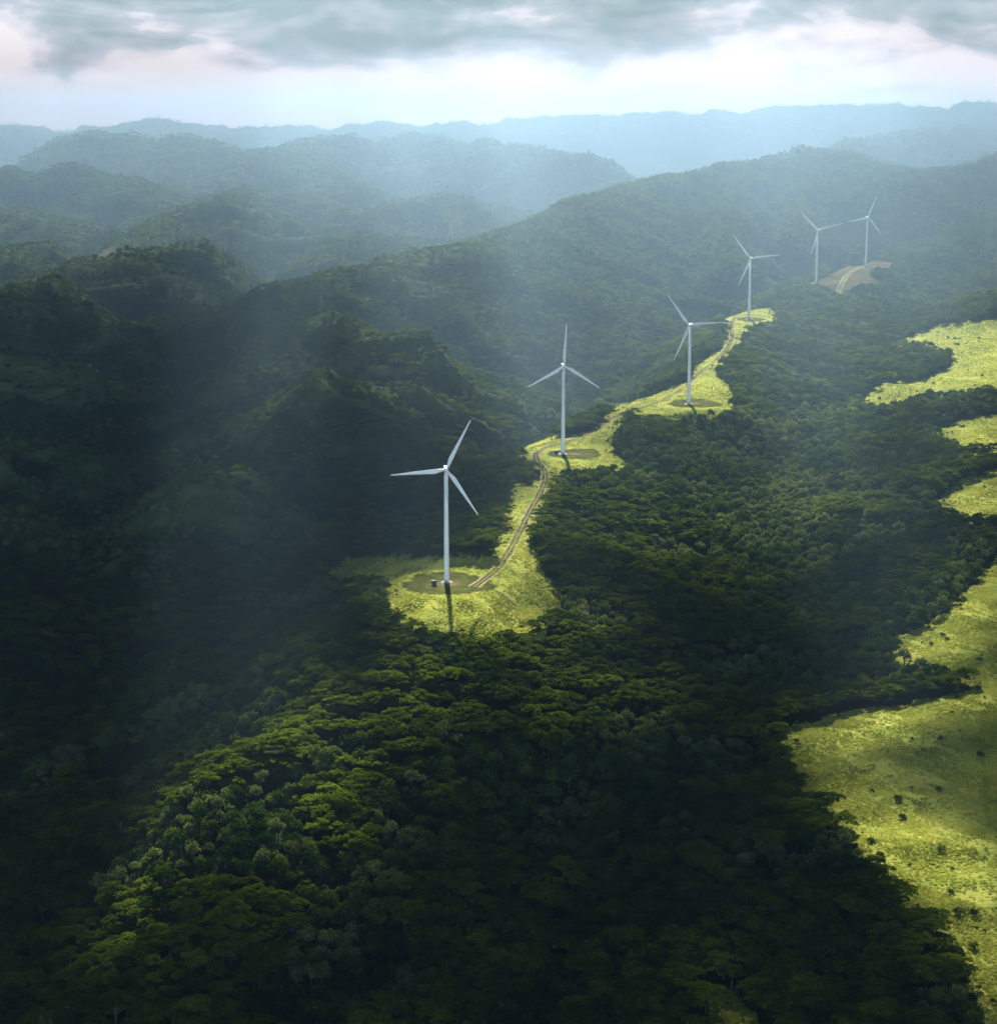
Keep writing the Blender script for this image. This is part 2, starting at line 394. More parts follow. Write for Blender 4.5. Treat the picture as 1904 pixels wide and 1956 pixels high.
def track(path, width, up=.35):
    P = []
    for a, b in zip(path[:-1], path[1:]):
        P += [(a[0] + (b[0] - a[0]) * t, a[1] + (b[1] - a[1]) * t) for t in np.linspace(0, 1, 14, endpoint=False)]
    P.append(path[-1])
    xy = []
    for px, py in P:                               # where the line of sight meets the ridge
        x, y, d = ray(px, py); ts = np.linspace(900, 4300, 3000)
        z = ZC + d * ts; gz = ground(x * ts, y * ts)
        k = int(np.argmax(z < gz)); xy.append((x * ts[k], y * ts[k]))
    xy = np.array(xy)
    for _ in range(6): xy[1:-1] = .25 * xy[:-2] + .5 * xy[1:-1] + .25 * xy[2:]
    t = np.gradient(xy, axis=0); t /= np.linalg.norm(t, axis=1)[:, None]
    nrm = np.stack([-t[:, 1], t[:, 0]], 1)
    K = 9; V = []; A = []
    wob = .8 + .4 * vnoise(xy[:, 0] / 12, xy[:, 1] / 12)
    for j in range(K):
        o = (j / (K - 1) - .5) * width
        q = xy + nrm * (o * wob)[:, None]
        V.append(np.column_stack([q, ground(q[:, 0], q[:, 1]) + up])); A.append(np.full(len(q), j / (K - 1)))
    me = mesh("dirt_track", np.stack(V, 1).reshape(-1, 3), grid_faces(len(xy), K), MT, True)
    attr(me, "across", np.stack(A, 1))
    return me
TRACK_A = [(905, 1122), (935, 1100), (955, 1082), (975, 1050), (992, 1018), (1012, 978), (1030, 945), (1042, 918), (1040, 898), (1026, 884), (1022, 868), (1040, 855), (1080, 846), (1130, 828),
           (1165, 800), (1215, 782), (1262, 766), (1306, 742), (1335, 712), (1362, 692), (1388, 668), (1400, 644), (1394, 622), (1404, 606), (1424, 600)]
link("dirt_track", track(TRACK_A, 10.5), kind="structure")
link("dirt_track", track([(1600, 560), (1606, 545), (1614, 530), (1626, 518), (1645, 510)], 9, .5), kind="structure")
link("dirt_track", track([(948, 1130), (965, 1142), (985, 1158)], 4.5, .4), kind="structure")

def mat_pad():
    m, nt = new_mat("worn_pad"); L = nt.links.new
    r = nd(nt, "ShaderNodeAttribute", attribute_name="radial").outputs['Fac']
    pos = nd(nt, "ShaderNodeNewGeometry").outputs['Position']
    n = nd(nt, "ShaderNodeTexNoise", i_Scale=.12, i_Detail=7.0, i_Roughness=.65); L(pos, n.inputs['Vector'])
    n.inputs['Scale'].default_value = .09
    c1 = ramp(nt, n.outputs[0], [(.32, (.030, .044, .012)), (.5, (.085, .095, .028)), (.68, (.19, .19, .055))])
    c2 = ramp(nt, math_(nt, 'ADD', r, math_(nt, 'MULTIPLY_ADD', n.outputs[0], .5, -.25)), [(.10, (.18, .15, .085)), (.28, (.085, .075, .040)), (.50, (.045, .052, .018)), (.84, (.055, .066, .020)), (.89, (.020, .027, .010)), (.95, (.06, .07, .020)), (1.0, (.22, .23, .055))])
    col = mixc(nt, .58, c1, c2)
    g = nd(nt, "ShaderNodeTexNoise", i_Scale=.55, i_Detail=5.0, i_Roughness=.7); L(pos, g.inputs['Vector'])
    col = mixc(nt, 1.0, col, ramp(nt, g.outputs[0], [(.3, (.5, .55, .45)), (.7, (1.9, 1.75, 1.6))]), 'MULTIPLY')
    bs = nd(nt, "ShaderNodeBsdfDiffuse"); L(col, bs.inputs[0]); out(nt, bs.outputs[0]); return m
MP = mat_pad()
def pad(c, rx, ry, dx, dy, up=.28):
    n, K = 180, 16; V = []; A = []
    for k in range(K):
        f = k / (K - 1)
        for i in range(n):
            a = 2 * math.pi * i / n; wob = 1 + .06 * math.sin(3 * a + rx) + .04 * math.sin(7 * a + ry) + .03 * math.sin(17 * a) + .025 * math.sin(29 * a + 1)
            V.append((c[0] + dx + rx * f * wob * math.cos(a), c[1] + dy + ry * f * wob * math.sin(a), 0)); A.append(f)
    V = np.array(V); V[:, 2] = ground(V[:, 0], V[:, 1]) + up
    i = np.arange(n); fs = []
    for k in range(K - 1):
        fs.append(np.stack([k * n + i, k * n + (i + 1) % n, (k + 1) * n + (i + 1) % n, (k + 1) * n + i], 1))
    me = mesh("turbine_pad", V, np.concatenate(fs)[:], MP, True); attr(me, "radial", A)
    link("turbine_pad", me, kind="structure")
BASES = []
for px, py, z, yaw, ang in TURB:
    p = pt(px, py, z); p[2] = float(ground(p[0], p[1])); BASES.append(p)
pad(BASES[0], 40, 42, 1, -4); pad(BASES[1], 30, 34, 14, 2); pad(BASES[2], 34, 36, 8, 6); pad(BASES[3], 26, 34, 2, 2)
pad(BASES[4], 22, 30, 4, 6); pad(BASES[5], 26, 34, -6, 6)

# ------------------------------------------------------------------ wind turbines
def mat_paint():
    m, nt = new_mat("white_turbine_paint"); L = nt.links.new
    tcn = nd(nt, "ShaderNodeTexCoord")
    n = nd(nt, "ShaderNodeTexNoise", i_Scale=.35, i_Detail=5.0); L(tcn.outputs['Object'], n.inputs['Vector'])
    c = ramp(nt, n.outputs[0], [(.3, (.78, .79, .81)), (.7, (.86, .87, .88))])
    b = nd(nt, "ShaderNodeBsdfPrincipled", i_Roughness=.35); L(c, b.inputs[0]); out(nt, b.outputs[0]); return m
def mat_plain(name, col, rough=.7):
    m, nt = new_mat(name)
    n = nd(nt, "ShaderNodeTexNoise", i_Scale=1.5, i_Detail=5.0)
    c = ramp(nt, n.outputs[0], [(.3, tuple(v * .75 for v in col)), (.7, tuple(min(1, v * 1.2) for v in col))])
    b = nd(nt, "ShaderNodeBsdfPrincipled", i_Roughness=rough); nt.links.new(c, b.inputs[0]); out(nt, b.outputs[0]); return m
PAINT = mat_paint(); CONC = mat_plain("concrete", (.30, .29, .27)); DARK = mat_plain("dark_green_steel", (.035, .045, .04), .5); GREY = mat_plain("grey_steel", (.22, .23, .24), .5)

def lathe(prof, n=32, cap=True):
    V = []; 
    for r, z in prof: V += [(r * math.cos(2 * math.pi * i / n), r * math.sin(2 * math.pi * i / n), z) for i in range(n)]
    i = np.arange(n); fs = [np.stack([k * n + i, k * n + (i + 1) % n, (k + 1) * n + (i + 1) % n, (k + 1) * n + i], 1) for k in range(len(prof) - 1)]
    faces = [np.concatenate(fs)]
    if cap:
        faces.append(np.array([list(range((len(prof) - 1) * n, len(prof) * n))]))
        faces.append(np.array([list(range(n))[::-1]]))
    return np.array(V), faces
def rot_to_front(V):                               # lathe axis z -> -y (towards the viewer)
    V = np.array(V); return np.column_stack([V[:, 0], -V[:, 2], V[:, 1]])
def loft(rings):
    m = len(rings[0]); V = np.concatenate([np.array(r) for r in rings]); i = np.arange(m)
    fs = [np.stack([k * m + i, k * m + (i + 1) % m, (k + 1) * m + (i + 1) % m, (k + 1) * m + i], 1) for k in range(len(rings) - 1)]
    return V, [np.concatenate(fs), np.array([list(range(m))[::-1]]), np.array([list(range((len(rings) - 1) * m, len(rings) * m))])]
def blade_mesh(R_=48.0):
    rings = []
    for f in np.concatenate([np.linspace(.02, .22, 10), np.linspace(.26, .97, 16), [.985, 1.0]]):
        c = float(np.interp(f, [0, .06, .21, .4, .7, .95, .985, 1], [2.0, 2.0, 4.1, 3.2, 2.0, 1.0, .7, .15]))
        th = float(np.interp(f, [0, .06, .21, .5, 1], [2.0, 2.0, 1.0, .45, .06]))
        rd = sm(.06, .2, f)                        # round root turning into an aerofoil
        tw = R(np.interp(f, [0, .2, 1], [16, 13, 0]))
        ring = []
        for k in range(20):
            a = 2 * math.pi * k / 20
            x, y = .5 * c * math.cos(a), .5 * th * math.sin(a)
            y *= 1 - .55 * rd * (1 - math.cos(a)) / 2
            x -= rd * .18 * c
            ring.append((x * math.cos(tw) - y * math.sin(tw), x * math.sin(tw) + y * math.cos(tw) - 1.6 * f * f, R_ * f))
        rings.append(ring)
    return loft(rings)
def box_nacelle():
    rings = []
    for y, w, h, zo in ((-2.6, 1.35, 1.35, .1), (-2.2, 1.55, 1.6, .15), (-.5, 1.8, 1.85, .2), (3, 1.85, 1.95, .25), (7, 1.75, 1.85, .25), (9.2, 1.45, 1.5, .2), (9.6, 1.1, 1.2, .2)):
        ring = []
        for k in range(28):
            a = 2 * math.pi * k / 28; ca, sa = math.cos(a), math.sin(a); e = .45
            ring.append((w * math.copysign(abs(ca) ** e, ca), y, zo + h * math.copysign(abs(sa) ** e, sa)))
        rings.append(ring)
    return loft(rings)
HUBH = 100.0
towV, towF = lathe([(2.45, 0), (2.42, 3), (2.2, 33), (2.22, 33.2), (2.22, 33.5), (2.19, 33.7), (1.9, 66), (1.92, 66.2), (1.92, 66.5), (1.88, 66.7), (1.5, 98)], 40)
ME_TOWER = mesh("tower", towV, towF, PAINT, True)
fv, ff = lathe([(5.2, -2.5), (5.2, .35), (4.9, .5), (3.1, .55), (3.1, .75), (2.9, .8)], 40); ME_FOUND = mesh("foundation", fv, ff, CONC)
dv, df = loft([[(-.55, -2.52, .9), (.55, -2.52, .9), (.55, -2.30, .9), (-.55, -2.30, .9)], [(-.55, -2.50, 3.0), (.55, -2.50, 3.0), (.55, -2.28, 3.0), (-.55, -2.28, 3.0)]]); ME_DOOR = mesh("door", dv, df, GREY)
nv, nf = box_nacelle(); ME_NAC = mesh("nacelle", nv, nf, PAINT, True)
hv, hf = lathe([(1.5, 2.6), (1.75, 3.0), (1.8, 4.2), (1.75, 5.0), (1.4, 5.9), (.8, 6.5), (.15, 6.75)], 28); ME_HUB = mesh("hub", rot_to_front(hv), hf, PAINT, True)
bv, bf = blade_mesh(); ME_BLADE = mesh("blade", bv, bf, PAINT, True)
sv, sf = lathe([(.04, 0), (.04, 1.6), (.16, 1.6), (.16, 1.9), (.02, 1.95)], 8); ME_MAST = mesh("wind_sensor", sv, sf, GREY)
LABELS = ["tallest nearest white wind turbine standing on the round worn pad in the front clearing",
          "white wind turbine with one blade straight up beside the bend of the dirt track",
          "white wind turbine on a brown half round pad, third along the ridge from the front",
          "white wind turbine at the top of the pale winding track, fourth along the ridge",
          "hazy white wind turbine standing left of the far brown clearing, fifth along the ridge",
          "farthest and faintest wind turbine, behind the far brown clearing at the end of the ridge"]
for (px, py, z, yaw, ang), p, lab in zip(TURB, BASES, LABELS):
    t = empty("wind_turbine", tuple(p), 0, lab, "wind turbine", "wind turbines along the ridge")
    to = link("tower", ME_TOWER, t); link("door", ME_DOOR, to)
    link("foundation", ME_FOUND, t)
    na = link("nacelle", ME_NAC, t); na.location = (0, 0, HUBH - .2); na.rotation_euler = (0, 0, R(yaw))
    ms = link("wind_sensor", ME_MAST, na); ms.location = (0, 8.0, 1.9)
    hu = link("hub", ME_HUB, t); hu.location = (0, 0, HUBH); hu.rotation_euler = (0, 0, R(yaw))
    for k in range(3):
        b = link("blade", ME_BLADE, t)
        ax = np.array([math.sin(R(yaw)), -math.cos(R(yaw)), 0]) * 4.0
        b.location = (ax[0], ax[1], HUBH)
        b.rotation_mode = 'ZYX'                    # spin about the rotor axis, then yaw
        from mathutils import Matrix
        mw = Matrix.Rotation(R(yaw), 4, 'Z') @ Matrix.Rotation(math.pi / 2 - R(ang + 120 * k), 4, 'Y')
        b.rotation_euler = mw.to_euler('ZYX')

def cabinet(px, py, label):
    x, y, d = ray(px, py); ts = np.linspace(1200, 2600, 4000); k = int(np.argmax(ZC + d * ts < ground(x * ts, y * ts)))
    X, Y = x * ts[k], y * ts[k]
    c = empty("transformer_cabinet", (X, Y, float(ground(X, Y)) + .3), R(random.uniform(-6, 6)), label, "electrical cabinet", "transformer cabinets")
    def bx(x0, x1, y0, y1, z0, z1, be=.06):
        return loft([[(x0 + be, y0, z0), (x1 - be, y0, z0), (x1, y0 + be, z0), (x1, y1 - be, z0), (x1 - be, y1, z0), (x0 + be, y1, z0), (x0, y1 - be, z0), (x0, y0 + be, z0)],
                     [(x0 + be, y0, z1), (x1 - be, y0, z1), (x1, y0 + be, z1), (x1, y1 - be, z1), (x1 - be, y1, z1), (x0 + be, y1, z1), (x0, y1 - be, z1), (x0, y0 + be, z1)]])
    link("cabinet_body", mesh("cabinet_body", *bx(-2.0, 2.0, -1.5, 1.5, .3, 4.0), DARK), c)
    link("base_slab", mesh("base_slab", *bx(-2.4, 2.4, -1.9, 1.9, -.8, .3), CONC), c)
    link("lid", mesh("lid", *bx(-2.15, 2.15, -1.65, 1.65, 4.0, 4.25), DARK), c)
    for s in (-1, 1): link("door", mesh("door", *bx(s * .97 - .9, s * .97 + .9, -1.56, -1.502, .6, 3.7, .03), GREY if s > 5 else DARK), c)
cabinet(829, 1119, "dark electrical cabinet left of the nearest turbine's foot")
cabinet(1062, 868, "dark electrical cabinet left of the second turbine's foot, by the track bend")

# ------------------------------------------------------------------ trees
def mat_leaf(name, c_lo, c_hi, trans=.35):
    m, nt = new_mat(name); L = nt.links.new
    oi = nd(nt, "ShaderNodeObjectInfo")
    pos = nd(nt, "ShaderNodeNewGeometry")
    n = nd(nt, "ShaderNodeTexNoise", i_Scale=.012, i_Detail=7.0, i_Roughness=.6); L(pos.outputs['Position'], n.inputs['Vector'])
    lf = nd(nt, "ShaderNodeAttribute", attribute_name="leaf").outputs['Fac']
    f = math_(nt, 'ADD', math_(nt, 'MULTIPLY', oi.outputs['Random'], .42), math_(nt, 'MULTIPLY_ADD', n.outputs[0], 1.1, -.42))
    f = math_(nt, 'ADD', f, math_(nt, 'MULTIPLY_ADD', lf, .4, -.2), clamp=True)
    c = ramp(nt, f, [(.1, c_lo), (.82, c_hi), (1.0, (c_hi[0] * 1.25, c_hi[1] * .95, c_hi[2] * 1.5))])
    d = nd(nt, "ShaderNodeBsdfDiffuse"); t = nd(nt, "ShaderNodeBsdfTranslucent")
    L(c, d.inputs[0]); L(mixc(nt, 1.0, c, (1.25, 1.35, .5), 'MULTIPLY'), t.inputs[0])
    mx = nd(nt, "ShaderNodeMixShader", i_0=trans); L(d.outputs[0], mx.inputs[1]); L(t.outputs[0], mx.inputs[2])
    out(nt, mx.outputs[0]); return m
M_UMB = mat_leaf("umbrella_foliage", (.028, .060, .005), (.215, .265, .014), .5)
M_BUSH = mat_leaf("dark_foliage", (.010, .028, .010), (.108, .150, .024), .42)
M_PALE = mat_leaf("grey_green_foliage", (.055, .085, .030), (.200, .220, .090), .4)
M_BARK = mat_plain("bark", (.10, .085, .065), .9)

def tube(p, q, r0, r1, n=6):
    p, q = np.array(p, float), np.array(q, float); d = q - p; d /= np.linalg.norm(d)
    a = np.cross(d, (0.3, 1, .1)); a /= np.linalg.norm(a); b = np.cross(d, a)
    ring = lambda c, r: [c + r * (math.cos(2 * math.pi * k / n) * a + math.sin(2 * math.pi * k / n) * b) for k in range(n)]
    return loft([ring(p, r0), ring(.5 * (p + q) + a * r0 * .3, .55 * (r0 + r1)), ring(q, r1)])
def join(parts):
    V, Q, P = [], [], {}; o = 0
    for v, fs in parts:
        V.append(np.asarray(v))
        for f in fs: P.setdefault(f.shape[1], []).append(np.asarray(f) + o)
        o += len(v)
    return np.concatenate(V), [np.concatenate(x) for x in P.values()]
def leaves(C, size, up, rng):
    """one quad leaf spray per centre; up = how strongly it lies flat"""
    n = len(C)
    nrm = rng.normal(size=(n, 3)); nrm /= np.linalg.norm(nrm, axis=1)[:, None]
    nrm = nrm * (1 - up) + np.array([0, 0, 1.0]) * up; nrm /= np.linalg.norm(nrm, axis=1)[:, None]
    a = np.cross(nrm, rng.normal(size=(n, 3))); a /= np.linalg.norm(a, axis=1)[:, None]; b = np.cross(nrm, a)
    s = size * rng.uniform(.55, 1.25, n)[:, None]; w = s * rng.uniform(.45, .8, n)[:, None]
    V = np.stack([C - a * s, C - b * w + nrm * .12 * s, C + a * s, C + b * w + nrm * .12 * s], 1).reshape(-1, 3)
    return V, np.arange(4 * n).reshape(n, 4), np.repeat(rng.random(n), 4)
def crown_umbrella(rng, Rr, H, n, size):
    """flat spreading tiers of foliage"""
    cs = []; pads = []
    npad = 11
    for k in range(npad):
        a = k * 2.4 + rng.uniform(-.4, .4); rad = Rr * math.sqrt((k + .3) / npad) * rng.uniform(.75, 1.0)
        pads.append((rad * math.cos(a), rad * math.sin(a), H * (1.0 - .30 * (rad / Rr) ** 2) + rng.uniform(-.14, .04) * H, Rr * rng.uniform(.26, .44)))
    tot = sum(p[3] ** 2 for p in pads)
    for x, y, z, r in pads:
        m = int(n * r * r / tot); q = rng.normal(size=(m, 2)); q /= np.maximum(np.linalg.norm(q, axis=1), 1e-6)[:, None]
        rr = r * np.sqrt(rng.random(m)) * rng.uniform(.8, 1.12, m)
        zz = z + r * .30 * (1 - (rr / r) ** 2) - .08 * r * rng.random(m) ** 2 * 3 + rng.normal(size=m) * .22
        cs.append(np.column_stack([x + q[:, 0] * rr, y + q[:, 1] * rr, zz]))
    return np.concatenate(cs), pads
def crown_round(rng, Rr, H, n, tall=1.0):
    cs = []; pads = []
    for k in range(9):
        v = rng.normal(size=3); v /= np.linalg.norm(v); v[2] = abs(v[2]) * .9 - .25
        c = np.array([v[0] * Rr * .62, v[1] * Rr * .62, H * .62 + v[2] * H * .34 * tall]); r = Rr * rng.uniform(.36, .6)
        pads.append((c[0], c[1], c[2], r)); m = n // 9
        q = rng.normal(size=(m, 3)); q /= np.linalg.norm(q, axis=1)[:, None]; q[:, 2] = np.where(q[:, 2] < -.3, -q[:, 2] * .6, q[:, 2])
        q *= (r * rng.uniform(.72, 1.12, m))[:, None]; q[:, 2] *= 1.05 * tall
        cs.append(c + q)
    return np.concatenate(cs), pads
def tree_meshes(kind, seed, n, size):
    rng = np.random.default_rng(seed)
    if kind == 'umbrella':
        C, pads = crown_umbrella(rng, 9.2 * rng.uniform(.8, 1.2), 12.5 * rng.uniform(.9, 1.1), n, size); up, mat = .72, M_UMB
    elif kind == 'bushy':
        C, pads = crown_round(rng, 5.6 * rng.uniform(.9, 1.1), 11.5 * rng.uniform(.9, 1.1), n); up, mat = .46, M_BUSH
    elif kind == 'pale':
        C, pads = crown_round(rng, 4.6, 10.5 * rng.uniform(.9, 1.15), n, 1.15); up, mat = .3, M_PALE
    else:
        C, pads = crown_round(rng, 1.9, 1.5, n); C[:, 2] = np.maximum(C[:, 2] * 1.25 - .35, -.1); C[:, 0] *= rng.uniform(.8, 1.6); up, mat = .3, M_BUSH
    V, Fq, lf = leaves(C, size, up, rng)
    me = mesh("crown", V, Fq, mat); attr(me, "leaf", lf)
    top = np.mean([p[2] for p in pads]); parts = []
    r0 = .055 * top ** 1.0 if kind != 'shrub' else .08
    fork = np.array([rng.uniform(-.5, .5), rng.uniform(-.5, .5), top * .45])
    parts.append(tube((0, 0, -2.5 if kind != 'shrub' else -.4), fork, r0, r0 * .7, 7))
    for p in pads[:8]: parts.append(tube(fork, (p[0], p[1], p[2] - .1 * p[3]), r0 * .5, r0 * .12, 5))
    return me, mesh("trunk", *join(parts), M_BARK, True)
NEAR = {'umbrella': [tree_meshes('umbrella', 100 + i, 1500, .75) for i in range(4)],
        'bushy': [tree_meshes('bushy', 200 + i, 1000, .62) for i in range(4)],
        'pale': [tree_meshes('pale', 300 + i, 800, .55) for i in range(3)]}
LIB = bpy.data.collections.new("forest_sources")   # not linked to the scene: only feeds the far forest
SRC = []
def src(kind, seed, n, size):
    c, t = tree_meshes(kind, seed, n, size)
    nv = len(c.vertices)
    o = bpy.data.objects.new("src_%03d" % len(SRC), c); LIB.objects.link(o); SRC.append(o)
    return len(SRC) - 1
S_UMB = [src('umbrella', 400 + i, 800, 1.0) for i in range(5)]
S_BUSH = [src('bushy', 420 + i, 520, .85) for i in range(5)]
S_PALE = [src('pale', 440 + i, 420, .75) for i in range(4)]
S_FAR = [src('bushy', 460 + i, 150, 1.6) for i in range(5)]
S_FARP = [src('pale', 480 + i, 120, 1.4) for i in range(3)]

# where the trees stand
def scatter(y0, y1, s0, sk, umax=.315):
    X, Y = [], []; y = y0
    while y < y1:
        s = max(s0, y / sk); w = umax * (y + 120); n = int(2 * w / s)
        x = (np.arange(n) + .5) / n * 2 * w - w
        X.append(x + RNG.uniform(-.48, .48, n) * s); Y.append(y + RNG.uniform(-.48, .48, n) * s); y += s
    return np.concatenate(X), np.concatenate(Y)
TX, TY = scatter(620, 8900, 7.6, 400.0)
TZ = ground(TX, TY)
TPX, TPY = proj(TX, TY, TZ)
TC = cover(TX, TY, TZ)
keep = TC == 0
rim = np.zeros(len(TX), bool)                      # scrub and saplings where the open ground meets the trees
for ox, oy in ((9, 0), (-9, 0), (0, 11), (0, -9)):
    rim |= cover(TX + ox, TY + oy, ground(TX + ox, TY + oy)) == 0
rim &= (TC > 0) & (TC < 3) & (RNG.random(len(TX)) < .38) & (TY < 3200)
keep |= rim
keep &= ~((sample(CONV, TX, TY) > 2.6) & (TX < .02 * TY) & (TY > 1750) & (RNG.random(len(TX)) < .38))
DTRK = np.array([b[:2] for b in BASES])
for b in DTRK: keep &= (TX - b[0]) ** 2 + (TY - b[1]) ** 2 > 20 ** 2
# keep crowns off the edge of the open ground
for ox, oy in ((6, 0), (-6, 0), (0, 7), (0, -5)):
    keep &= ~((cover(TX + ox, TY + oy, ground(TX + ox, TY + oy)) > 0) & (RNG.random(len(TX)) < .6) & (TY < 3400) & ~rim)
TX, TY, TZ, TPX, TPY, rim = [a[keep] for a in (TX, TY, TZ, TPX, TPY, rim)]
nz = fbm(TX / 90, TY / 90, 3)
um = np.zeros(len(TX))
um += ((TY < 2300) & (nz > .44)) * 1.0
gully = (TX > 60) & (TPY < 1320) & (TPX > 1080 + .55 * (TPY - 780)) & (TY < 4000)
um[gully & (nz < .60)] = 0
um[(TY > 2300) & (TY < 3200) & (nz > .62)] = 1
um[(TPX < 620) & (TPY < 1060)] = 0
nz_ = fbm(TX / 40, TY / 40, 3)
# umbrella trees are wide: thin them so they stand about 12 m apart
um[rim] = 0
pr = RNG.random(len(TX))
gk = {}
isu = np.zeros(len(TX), bool); drop = np.zeros(len(TX), bool)
for i in np.nonzero(um > 0)[0]:
    c = (int(TX[i] // 10.8), int(TY[i] // 10.8))
    if c in gk: drop[i] = pr[i] < .86
    else: gk[c] = 1; isu[i] = True
conv = sample(CONV, TX, TY)
pale = (~isu) & (pr < .9) & ((conv + 5 * (nz_ - .5) > 2.2) |  (fbm(TX / 55 + 9, TY / 55, 2) > np.where(gully, .52, .62)))
keep = ~drop
TX, TY, TZ, TPX, TPY, isu, pale, gully, pr, rim = [a[keep] for a in (TX, TY, TZ, TPX, TPY, isu, pale, gully, pr, rim)]
TS = RNG.uniform(.72, 1.25, len(TX)) * np.where(isu, 1.0, np.where(RNG.random(len(TX)) < .3, .65, 1.0)) * np.clip(TY / 5500, 1.0, 1.15) * np.where(TY > 7300, .7, 1.0)
TS = TS * np.where((TPX < 1050) & (TY > 1900) & (TY < 5000), .8, 1.0)
TS = np.where(rim, RNG.uniform(.18, .42, len(TX)), TS)
TR = RNG.uniform(0, 6.283, len(TX))
print("trees", len(TX), "umbrella", isu.sum(), "pale", pale.sum())

def region(px, py, kind):
    nm = {'umbrella': "flat topped umbrella tree", 'bushy': "round bushy dark tree", 'pale': "slim grey green tree"}[kind]
    if py > 1800: w = "in the black shade along the bottom edge"
    elif py > 1560: w = "in the dark forest below the sunlit slope" if px > 760 else "in the sunlit lower left part of the forest"
    elif py > 1380: w = "on the sunlit forest slope at lower left" if px < 760 else "in the shaded forest below the turbines"
    elif px < 500: w = "at the dark left edge of the forest"
    elif px < 1150: w = "just below the nearest turbine's clearing"
    else: w = "in the gully beside the right hand pasture"
    side = "left" if px < 640 else "middle" if px < 1280 else "right"
    return nm + " " + w + ", " + side + " part"
vis = (TPX > 15) & (TPX < 1890) & (TPY > 900) & (TPY < 1985)
single = np.zeros(len(TX), bool)
for kind, msk, ht in (('umbrella', isu, 1.5), ('bushy', (~isu) & (~pale), 1.0), ('pale', pale, .9)):
    idx = np.nonzero(msk & vis)[0]
    idx = idx[np.argsort(-(TS[idx] / TY[idx]))][:300 if kind != 'pale' else 200]
    single[idx] = True
    for j, i in enumerate(idx):
        cm, tm = NEAR[kind][j % len(NEAR[kind])]
        lab = region(TPX[i], TPY[i], kind)
        nm = {'umbrella': "umbrella_tree", 'bushy': "bushy_tree", 'pale': "slender_tree"}[kind]
        t = empty(nm, (TX[i], TY[i], TZ[i]), TR[i], lab, "tree", lab.split(",")[0].replace("tree", "trees", 1) + " " + lab.split(", ")[1])
        t.scale = (TS[i],) * 3
        link("crown", cm, t); link("trunk", tm, t)

def gn_group():
    g = bpy.data.node_groups.new("scatter_sources", 'GeometryNodeTree')
    g.interface.new_socket("Geometry", in_out='INPUT', socket_type='NodeSocketGeometry')
    g.interface.new_socket("Collection", in_out='INPUT', socket_type='NodeSocketCollection')
    g.interface.new_socket("Geometry", in_out='OUTPUT', socket_type='NodeSocketGeometry')
    gi = g.nodes.new("NodeGroupInput"); go = g.nodes.new("NodeGroupOutput")
    ci = g.nodes.new("GeometryNodeCollectionInfo"); ci.inputs['Separate Children'].default_value = True; ci.inputs['Reset Children'].default_value = True
    ip = g.nodes.new("GeometryNodeInstanceOnPoints"); ip.inputs['Pick Instance'].default_value = True
    def na(nm, ty):
        n = g.nodes.new("GeometryNodeInputNamedAttribute"); n.data_type = ty; n.inputs[0].default_value = nm
        return n.outputs[0]
    cx = g.nodes.new("ShaderNodeCombineXYZ")
    l = g.links.new
    l(gi.outputs[0], ip.inputs['Points']); l(gi.outputs[1], ci.inputs[0]); l(ci.outputs[0], ip.inputs['Instance'])
    l(na("idx", 'INT'), ip.inputs['Instance Index'])
    l(na("rot", 'FLOAT'), cx.inputs[2]); l(cx.outputs[0], ip.inputs['Rotation']); l(na("sc", 'FLOAT'), ip.inputs['Scale'])
    l(ip.outputs[0], go.inputs[0])
    return g
GN = gn_group()
def stuff(name, x, y, z, idx, rot, sc, coll, label, cat):
    me = bpy.data.meshes.new(name); v = np.column_stack([x, y, z]).astype(np.float32)
    me.vertices.add(len(v)); me.vertices.foreach_set("co", v.ravel())
    a = me.attributes.new("idx", 'INT', 'POINT'); a.data.foreach_set("value", idx.astype(np.int32))
    attr(me, "rot", rot); attr(me, "sc", sc); me.update()
    o = link(name, me, kind="stuff", label=label, category=cat)
    md = o.modifiers.new("scatter", 'NODES'); md.node_group = GN
    md[[s.identifier for s in GN.interface.items_tree if s.name == "Collection"][0]] = coll
    return o
rest = ~single
fx, fy, fz = TX[rest], TY[rest], TZ[rest]
ru, rp = isu[rest], pale[rest]; pk = RNG.random(rest.sum())
far = fy > 3300
pick = lambda lst: np.array(lst)[(RNG.random(len(fx)) * len(lst)).astype(int)]
ix = np.where(far, np.where(rp, pick(S_FARP), pick(S_FAR)), np.where(ru, pick(S_UMB), np.where(rp, pick(S_PALE), pick(S_BUSH))))
stuff("forest", fx, fy, fz - .4, ix, TR[rest], TS[rest], LIB, "dense dark green forest covering the ridges and the misty valley", "forest")

# ------------------------------------------------------------------ pasture: shrubs one by one, tussocks as grass
GR = bpy.data.collections.new("grass_sources")
def mat_tuft():
    m, nt = new_mat("tussock_grass"); L = nt.links.new
    oi = nd(nt, "ShaderNodeObjectInfo"); pos = nd(nt, "ShaderNodeNewGeometry")
    n = nd(nt, "ShaderNodeTexNoise", i_Scale=.03, i_Detail=4.0); L(pos.outputs['Position'], n.inputs['Vector'])
    f = math_(nt, 'ADD', math_(nt, 'MULTIPLY', oi.outputs['Random'], .5), math_(nt, 'MULTIPLY_ADD', n.outputs[0], 1.7, -.62), clamp=True)
    c = ramp(nt, f, [(.1, (.20, .225, .036)), (.5, (.47, .490, .078)), (.9, (.63, .63, .150))])
    d = nd(nt, "ShaderNodeBsdfDiffuse"); t = nd(nt, "ShaderNodeBsdfTranslucent"); L(c, d.inputs[0]); L(c, t.inputs[0])
    mx = nd(nt, "ShaderNodeMixShader", i_0=.4); L(d.outputs[0], mx.inputs[1]); L(t.outputs[0], mx.inputs[2]); out(nt, mx.outputs[0]); return m
